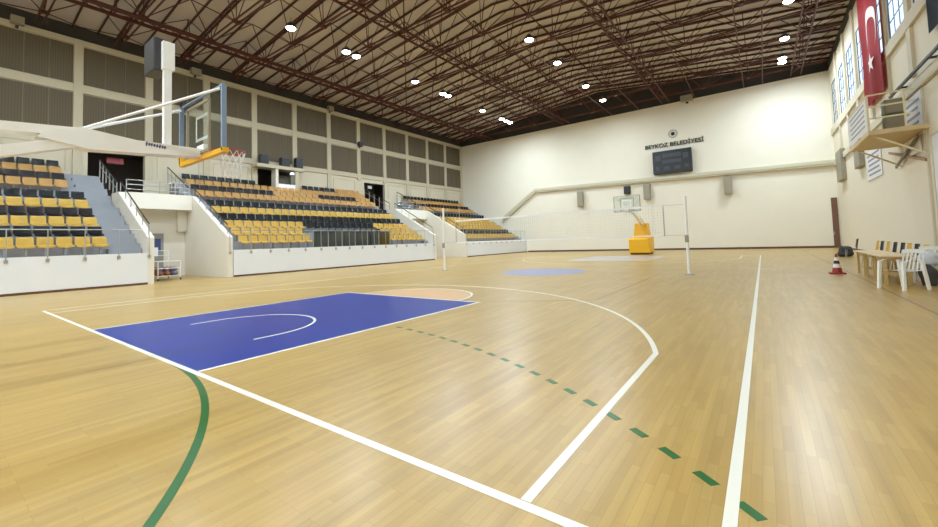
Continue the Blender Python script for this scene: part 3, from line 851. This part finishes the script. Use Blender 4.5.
# ---------------------------------------------------------------- volleyball net
for x, lb, h in ((1.95, 'white net post on the stand side of the court', 3.2), (13.08, 'white net post on the right side of the court', 2.78)):
    t = thing('net_post', lb, 'post', (x, 14, 0), 'volleyball net posts')
    MB().tube((x, 14, 0.02), (x, 14, h), .05, 12).build('pole', M['white_metal'], t, True)
    MB().lathe([(.16, 0), (.16, .02), (.07, .035), (.055, .05)], (x, 14, 0), 16).build('floor_plate', M['metal'], t, True)
    MB().box(x-.06, x+.06, 13.9, 13.95, 1.15, 1.4).build('winch', M['grey'], t)
t = thing('volleyball_net', 'white volleyball net stretched across mid court', 'net', (7.5, 14, 1.4))
NX0, NX1, NZ0, NZ1 = 2.75, 12.36, 1.42, 2.46
b = MB()
for k in range(97):
    x = NX0+(NX1-NX0)*k/96; b.box(x-.0015, x+.0015, 13.998, 14.002, NZ0, NZ1)
for k in range(11):
    z = NZ0+(NZ1-NZ0)*k/10; b.box(NX0, NX1, 13.998, 14.002, z-.0015, z+.0015)
b.build('mesh', M['netgrey'], t)
MB().box(NX0, NX1, 13.99, 14.01, NZ1-.01, NZ1+.06).build('top_band', M['net'], t)
MB().box(NX0, NX1, 13.992, 14.008, NZ0-.04, NZ0+.01).build('bottom_band', M['net'], t)
for x in (NX0, NX1): MB().box(x-.018, x+.018, 13.992, 14.008, NZ0-.04, NZ1+.05).build('side_band', M['netgrey'], t)
for xa, xp in ((NX0, 2.0), (NX1, 13.03)):
    for z in (NZ1+.03, NZ0-.02): MB().tube((xa, 14, z), (xp, 14, z), .006, 5).build('rope', M['netgrey'], t)
for x in (3.0, 12.0): MB().tube((x, 13.985, NZ0-.02), (x, 13.985, 3.25), .008, 6).build('antenna', M['net'], t)

# ---------------------------------------------------------------- recess by the near passage: door, poster, ball cart
d = MB().box(-12.9, -12.86, 5.35, 6.42, 0, 2.5).build('door_2', mat('grey_door', (150, 150, 146), .5)); struct(d, 'grey door under the landing of the passage nearest the camera', 'door')
MB().box(-12.86, -12.84, 5.7, 6.28, 1.45, 2.2).build('door_poster', M['logoblue'], d); MB().box(-12.84, -12.835, 5.85, 6.15, 1.2, 1.7).build('door_notice', M['paper'], d)
MB().box(-12.86, -12.80, 6.3, 6.35, 1.0, 1.12).build('door_handle', M['metal'], d)
t = thing('ball_cart', 'low steel cart loaded with balls in the passage nearest the camera', 'cart', (-9.9, 5.55, 0))
cx0, cx1, cy0, cy1 = -10.7, -9.0, 5.05, 6.0
b = MB()
for x in (cx0, cx1):
    for y in (cy0, cy1): b.tube((x, y, .1), (x, y, .95 if x > -10 else 1.5), .02, 6)
for z in (.22, .6, .95):
    for y in (cy0, cy1): b.tube((cx0, y, z), (cx1, y, z), .016, 6)
    for x in (cx0, cx1): b.tube((x, cy0, z), (x, cy1, z), .016, 6)
b.tube((cx0, cy0, 1.5), (cx0, cy1, 1.5), .018, 6); b.tube((cx0, cy0, 1.25), (cx0, cy1, 1.25), .014, 6)
b.build('frame', M['white_metal'], t)
MB().box(cx0, cx1, cy0, cy1, .2, .225).build('tray', M['metal'], t)
for x in (cx0, cx1):
    for y in (cy0, cy1): MB().tube((x, y-.02, .05), (x, y+.02, .05), .05, 10).build('wheel', M['black'], t, True)
bb = {}
for c, m in (('orange brown', 'ball'), ('pale blue', 'ballblue')):
    bme, _ = MB().ball((0, 0, 0), .12).mesh('ball', M[m], True, (0, 0, 0)); bb[c] = bme
k = 0
for lay, (nx, ny, z) in enumerate(((6, 3, .347), (5, 3, .548))):
    for i in range(nx):
        for j in range(ny):
            x = cx0+.19+i*.262+lay*.131; y = cy0+.16+j*.31+(lay*.02)
            c = 'pale blue' if (lay == 1 and i == 4) or (i == 5 and j == 2) else 'orange brown'
            o = bpy.data.objects.new('ball', bb[c]); COL.objects.link(o); o.location = (x, y, z)
            tag(o, '%s ball in the cart, %s layer, %s from the court end, %s' % (c, ['bottom', 'top'][lay], ORD[nx-1-i], ['camera side', 'middle file', 'door side'][j]), 'ball', 'balls in the cart')

# ---------------------------------------------------------------- right wall: flag, banner, posters, balcony, boxes
FY0, FY1, FZ0, FZ1 = 22.7, 26.4, 7.5, 13.8
def fx(y, z): return 19.88+.045*math.sin((y-23)*3.1)+.02*math.sin(z*1.3+y)
t = thing('wall_flag', 'tall red flag with white crescent and star hanging on the right wall', 'flag', (19.7, 25.2, FZ0))
MB().grid(lambda u, v: (fx(FY0+(FY1-FY0)*u, FZ0+(FZ1-FZ0)*v), FY0+(FY1-FY0)*u, FZ0+(FZ1-FZ0)*v), 28, 20, .01).build('cloth', M['red'], t, True)
MB().tube((19.9, FY0-.1, FZ1), (19.9, FY1+.1, FZ1), .03, 8).build('pole', M['dark_metal'], t, True)
em = MB()
cy, cz, ro, ri, off = 24.3, 10.75, 1.05, .84, -.27
nn = 40
a0 = math.radians(-52)
prev = None
outer = []; inner = []
for i in range(nn+1):
    # crescent open downwards (flag turned upright)
    g = math.radians(-60)+i/nn*math.radians(300)
    outer.append((cy+ro*math.cos(g), cz+ro*math.sin(g)))
    inner.append((cy+ri*math.cos(g), cz+off+ri*math.sin(g)))
for i in range(nn):
    q = [outer[i], outer[i+1], inner[i+1], inner[i]]
    if math.dist(outer[i], (cy, cz+off)) < ri or math.dist(outer[i+1], (cy, cz+off)) < ri: continue
    f = [em.bm.verts.new((fx(a, b_)-.03, a, b_)) for a, b_ in q]; em._f(f)
em.build('crescent', M['flagwhite'], t); em = MB()
sy, sz, sr = 24.35, 9.2, .5
sp = [(sy+(sr if i % 2 == 0 else sr*.4)*math.cos(PI/2+i*PI/5), sz+(sr if i % 2 == 0 else sr*.4)*math.sin(PI/2+i*PI/5)) for i in range(10)]
cvt = (fx(sy, sz)-.04, sy, sz)
for i in range(10):
    em._f([em.bm.verts.new((fx(*p)-.04, *p)) for p in (sp[i], sp[(i+1) % 10])]+[em.bm.verts.new(cvt)])
em.build('star', M['flagwhite'], t)
t = thing('wall_banner', 'dark navy cloth banner high on the right wall at the frame edge', 'banner', (19.7, 15.4, 7.6))
MB().grid(lambda u, v: (19.93+.03*math.sin(u*9), 13.4+3.75*u, 7.62+5.2*v), 20, 6, .012).build('cloth', M['navy'], t, True)
MB().tube((19.93, 13.3, 12.85), (19.93, 17.25, 12.85), .03, 8).build('pole', M['dark_metal'], t, True)

t = thing('wall_balcony', 'small tan balcony with cream railings on the right wall', 'balcony', (19.3, 20.4, 4.8))
BX0, BY0, BY1, BZ = 18.58, 18.5, 22.4, 4.82
MB().box(BX0, XR, BY0, BY1, BZ, BZ+.16).build('platform', M['balconyside'], t)
b = MB()
for z in (5.42, 5.85, 6.28): b.bar((BX0+.03, BY0+.03, z), (XR-.3, BY0+.03, z), .05, .05)
b.build('near_rails', M['railcream'], t)
b = MB()
for z in (5.85, 6.28): b.bar((BX0+.03, BY0+.03, z), (BX0+.03, BY1-.03, z), .05, .05)
b.build('court_side_rails', M['railcream'], t)
for x, y in ((BX0+.03, BY0+.03), (BX0+.03, BY1-.03), (BX0+.03, (BY0+BY1)/2), (19.55, BY0+.03)): MB().bar((x, y, BZ+.16), (x, y, 6.3), .055, .055).build('post', M['railcream'], t)
MB().box(BX0-.01, BX0+.0, BY0+.05, BY1-.05, BZ+.2, 6.2).build('side_sheet', M['poster'], t)
b = MB()
for k in range(5): b.box(BX0-.014, BX0-.01, BY0+.4, BY1-.5-.2*(k % 2), BZ+.4+k*.2, BZ+.46+k*.2)
b.build('sheet_print', M['posterink'], t)
b = MB()
b.bar((18.75, BY0+.3, BZ), (XR-.02, BY0+.3, 3.95), .06, .06); b.bar((18.75, BY1-.3, BZ), (XR-.02, BY1-.3, 3.95), .06, .06)
b.build('bracket', M['railcream'], t)
for k, z in enumerate((5.0, 5.62)):
    speaker('equipment_box', 'grey green box on the wall balcony, '+('lower of two' if k == 0 else 'upper of two'), 'box', 19.15, 19.7, 19.15, 19.6, z-.02*(1-k), z+.55, mat('grey_green_box', (132, 132, 112), .6), M['grey'], 'y', 'boxes on the balcony')
# sheets and boxes on the right wall
def poster(name, lb, y0, y1, z0, z1, lines, ink='posterink'):
    t = thing(name, lb, 'poster', (XR-.05, (y0+y1)/2, z0))
    MB().box(XR-.04, XR-.01, y0, y1, z0, z1).build('sheet', M['poster'], t)
    b = MB()
    for k in range(lines):
        z = z1-(k+1)*(z1-z0)/(lines+1); b.box(XR-.045, XR-.04, y0+.25+.2*(k % 2), y1-.25-.3*(k % 3)*.5, z-.05, z+.05)
    b.build('print', M[ink], t)
    return t
poster('wall_poster', 'white printed sheet on the right wall below the balcony', 25.4, 28.7, 4.0, 5.5, 5)
poster('wall_poster', 'white printed sheet on the right wall above the balcony platform', 18.95, 21.3, 4.98, 6.3, 4)
b_t = thing('wall_poster', 'framed white poster with a blue ring at the right edge', 'poster', (XR-.05, 16.6, 1.75))
MB().box(XR-.05, XR-.01, 15.0, 18.25, 1.72, 4.5).build('sheet', M['poster'], b_t)
b = MB()
for i in range(32):
    a, c = 2*PI*i/32, 2*PI*(i+1)/32
    b.prism([(16.55+r*1.25*math.cos(g), 3.2+r*1.0*math.sin(g)) for r, g in ((.72, a), (1, a), (1, c), (.72, c))], 'x', XR-.056, XR-.05)
b.build('ring_print', M['posterblue'], b_t)
b = MB()
for a in ((15.0, 18.25, 1.68, 1.74), (15.0, 18.25, 4.46, 4.52)): b.box(XR-.07, XR-.01, *a)
b.box(XR-.07, XR-.01, 18.21, 18.27, 1.68, 4.52); b.build('frame', M['duct'], b_t)
speaker('wall_speaker', 'grey loudspeaker on the right wall beside the white sheet', 'speaker', XR-.22, XR, 29.3, 30.9, 4.95, 6.1, M['grey'], M['grey'], 'x-')
speaker('wall_speaker', 'tall grey loudspeaker on the right wall near the far corner', 'speaker', XR-.25, XR, 35.4, 37.6, 4.85, 7.0, M['grey'], M['grey'], 'x-')
# crossed steel bracket under the balcony
t = thing('folding_bracket', 'crossed brown steel bars on the right wall under the balcony', 'bracket', (XR-.3, 20.5, 3.6))
MB().bar((XR-.08, 18.8, 3.75), (XR-.08, 23.6, 4.75), .06, .10).build('bar', mat('brown_bar', (150, 122, 84), .5), t)
MB().bar((XR-.14, 19.2, 4.7), (XR-.14, 22.4, 3.95), .06, .10).build('bar', mat('grey_bar', (120, 112, 100), .5), t)
tag(MB().box(XR-.06, XR-.02, 19.4, 21.6, 4.15, 4.75).build('wall_sheet', M['poster']), 'small white sheet behind the crossed steel bars under the balcony', 'poster')

# ---------------------------------------------------------------- tables, chairs, cone by the right wall
for k, y0 in enumerate((12.15, 13.4, 14.65)):
    t = thing('wooden_table', 'pale wooden table by the right wall, '+['nearest of three, behind the white chair', 'middle of three', 'furthest of three'][k], 'table', (17.9, y0+.6, 0), 'wooden tables')
    MB().box(17.58, 18.2, y0, y0+1.2, .68, .72).bevel(.006).build('table_top', M['wood'], t)
    MB().box(17.66, 18.12, y0+.1, y0+1.1, .58, .68).build('apron', M['woodleg'], t)
    MB().box(17.7, 18.1, y0+.12, y0+1.08, .22, .25).build('shelf', M['woodleg'], t)
    for x in (17.66, 18.08):
        for y in (y0+.08, y0+1.08): MB().box(x-.03, x+.03, y-.03, y+.03, 0, .68).build('leg', M['woodleg'], t)
def shell_chair(x, y, c, lb):
    t = thing('shell_chair', lb, 'chair', (x, y, 0), 'shell chairs behind the tables')
    o = bpy.data.objects.new('shell', chair_me[c]); COL.objects.link(o); o.parent = t
    for me in leg_mes:
        o = bpy.data.objects.new('leg', me); COL.objects.link(o); o.parent = t
def cs_fn(u, v):
    P = [(-.24, .40), (-.22, .45), (-.05, .45), (.12, .43), (.20, .47), (.24, .66), (.28, .92), (.29, .93)]
    k = u*(len(P)-1); i = min(int(k), len(P)-2); f = k-i
    s_ = (v-.5)*2
    return (P[i][0]*(1-f)+P[i+1][0]*f-(.04*abs(s_)**2 if u > .6 else 0), s_*.23, P[i][1]*(1-f)+P[i+1][1]*f)
chair_me = {c: MB().grid(cs_fn, 14, 4, .014).mesh('shell', M[c], True, (0, 0, 0))[0] for c in ('yellow', 'black')}
leg_mes = []
for x in (-.18, .18):
    for y in (-.18, .18): leg_mes.append(MB().tube((x, y, .44), (x*1.25, y*1.15, 0), .013, 6).mesh('leg', M['metal'], True, (0, 0, 0))[0])
cc = [('yellow', 14.08), ('black', 14.85), ('yellow', 15.6), ('black', 16.3), ('black', 17.2), ('yellow', 18.1), ('black', 19.0), ('yellow', 19.7)]
seen = {'yellow': 0, 'black': 0}
for c, y in cc:
    seen[c] += 1; k = seen[c]
    shell_chair(18.55, y, c, '%s shell chair in the row behind the wooden tables, %s' % (c, 'nearest %s one' % c if k == 1 else '%s %s one from the camera' % (ORD[k-1], c)))
shell_chair(18.7, 25.0, 'black', 'black shell chair standing alone past the chair row')

def plastic_chair(x, y, rz, lb):
    t = thing('plastic_armchair', lb, 'chair', (x, y, 0), 'white plastic armchairs'); t.rotation_euler = (0, 0, rz)
    def add(mb, nm, sm=False):
        me, c = mb.mesh(nm, M['chairwhite'], sm, (0, 0, 0)); o = bpy.data.objects.new(nm, me); COL.objects.link(o); o.parent = t
    # faces -x locally
    add(MB().grid(lambda u, v: (-.24+.46*u, (-.22+.44*v), .44-.025*math.sin(PI*u)), 6, 6, .02), 'seat', True)
    bk = MB()
    for k in range(6):
        yy = -.2+.08*k
        bk.grid(lambda u, v: (.20+.13*u, yy-.02+.045*v, .42+.44*u), 5, 1, .015)
    bk.grid(lambda u, v: (.30+.03*u-.03*(2*v-1)**2, -.23+.46*v, .80+.09*u+.02*math.sin(PI*v)), 2, 8, .02)
    add(bk, 'backrest', True)
    for s2 in (-1, 1):
        add(MB().grid(lambda u, v: (-.26+.53*u, s2*(.25+.03*math.sin(PI*u))+(-.028+.056*v), .64+.03*math.sin(PI*u)+(.03*u)), 8, 2, .02), 'armrest', True)
        add(MB().bar((-.25, s2*.25, .64), (-.29, s2*.27, 0), .045, .06, (1, 0, 0)), 'front_leg')
        add(MB().bar((.20, s2*.24, .66), (.30, s2*.26, 0), .045, .06, (1, 0, 0)), 'rear_leg')
    return t
plastic_chair(17.78, 11.35, math.radians(38), 'empty white plastic armchair at the end of the wooden tables')
plastic_chair(18.62, 13.05, math.radians(70), 'white plastic armchair piled with bags at the right edge')
def lump(name, lb, cat, c, s, m, seed):
    rnd = random.Random(seed); ph = [rnd.uniform(0, 6) for _ in range(6)]
    def fn(u, v):
        th = 2*PI*u; f = PI*v
        r = 1+.14*math.sin(3*th+ph[0])*math.sin(f)+.12*math.sin(5*f+ph[1])*math.sin(f)+.08*math.sin(4*th+ph[2])*math.sin(2*f)
        return (c[0]+s[0]*r*math.sin(f)*math.cos(th), c[1]+s[1]*r*math.sin(f)*math.sin(th), c[2]+s[2]*max(-.8, -math.cos(f)*r))
    tag(MB().grid(fn, 20, 12).build(name, m, None, True), lb, cat)
lump('bag', 'pale blue white bag on the seat of the right edge chair', 'bag', (18.60, 13.0, .60), (.17, .16, .19), M['bag'], 3)
lump('bag', 'dark crumpled bag on the floor between the two white chairs', 'bag', (18.40, 12.35, .22), (.15, .18, .28), M['bagdark'], 5)
lump('bag', 'dark grey bag lying on the floor behind the last shell chair', 'bag', (18.6, 26.2, .24), (.3, .35, .3), M['bagdark'], 9)
t = thing('traffic_cone', 'red and white traffic cone on the floor before the right wall', 'cone', (17.1, 15.4, 0))
MB().box(16.9, 17.3, 15.2, 15.6, 0, .05).bevel(.015).build('base', M['conered'], t)
def cr(z): return .14-.115*(z/.62)
for z0, z1, m, nm in ((.05, .2, 'conered', 'lower_cone'), (.2, .32, 'flagwhite', 'white_band'), (.32, .42, 'black', 'dark_band'), (.42, .53, 'flagwhite', 'white_band'), (.53, .64, 'conered', 'cone_tip')):
    MB().lathe([(cr(z0), z0), (cr(z1), z1)], (17.1, 15.4, 0), 18).build(nm, M[m], t, True)

# ---------------------------------------------------------------- world, camera, view
w = bpy.data.worlds.new('sky'); S.world = w; w.use_nodes = True
nt = w.node_tree; bg = nt.nodes['Background']
sky = nt.nodes.new('ShaderNodeTexSky'); sky.sky_type = 'HOSEK_WILKIE'; sky.turbidity = 5; sky.sun_direction = (-.5, .3, .8)
mx = nt.nodes.new('ShaderNodeMix'); mx.data_type = 'RGBA'; mx.inputs[0].default_value = .6; mx.inputs[7].default_value = (.115, .12, .13, 1)
nt.links.new(sky.outputs[0], mx.inputs[6]); nt.links.new(mx.outputs[2], bg.inputs['Color']); bg.inputs['Strength'].default_value = 14

cam = bpy.data.cameras.new('camera'); co = bpy.data.objects.new('camera', cam); COL.objects.link(co)
yaw, pitch, roll, f = .6285, .0501, -.0339, 401.6
f0 = Vector((-math.sin(yaw)*math.cos(pitch), math.cos(yaw)*math.cos(pitch), math.sin(pitch)))
r0 = Vector((math.cos(yaw), math.sin(yaw), 0)); u0 = r0.cross(f0)
r = r0*math.cos(roll)+u0*math.sin(roll); u = -r0*math.sin(roll)+u0*math.cos(roll)
mw = Matrix((r, u, -f0)).transposed().to_4x4(); mw.translation = (15.263, -1.9326, 1.4181)
co.matrix_world = mw
cam.sensor_fit = 'HORIZONTAL'; cam.sensor_width = 36; cam.lens = f/938*36
cam.shift_x = -1.668/938; cam.shift_y = -41.895/938
cam.clip_start = .05; cam.clip_end = 200
S.camera = co
S.view_settings.view_transform = 'Standard'; S.view_settings.look = 'None'
S.view_settings.gamma = 1; S.view_settings.use_curve_mapping = False
S.view_settings.exposure = 0.0
S.cycles.max_bounces = 8; S.cycles.diffuse_bounces = 5; S.cycles.transparent_max_bounces = 12
S.cycles.sample_clamp_indirect = 6
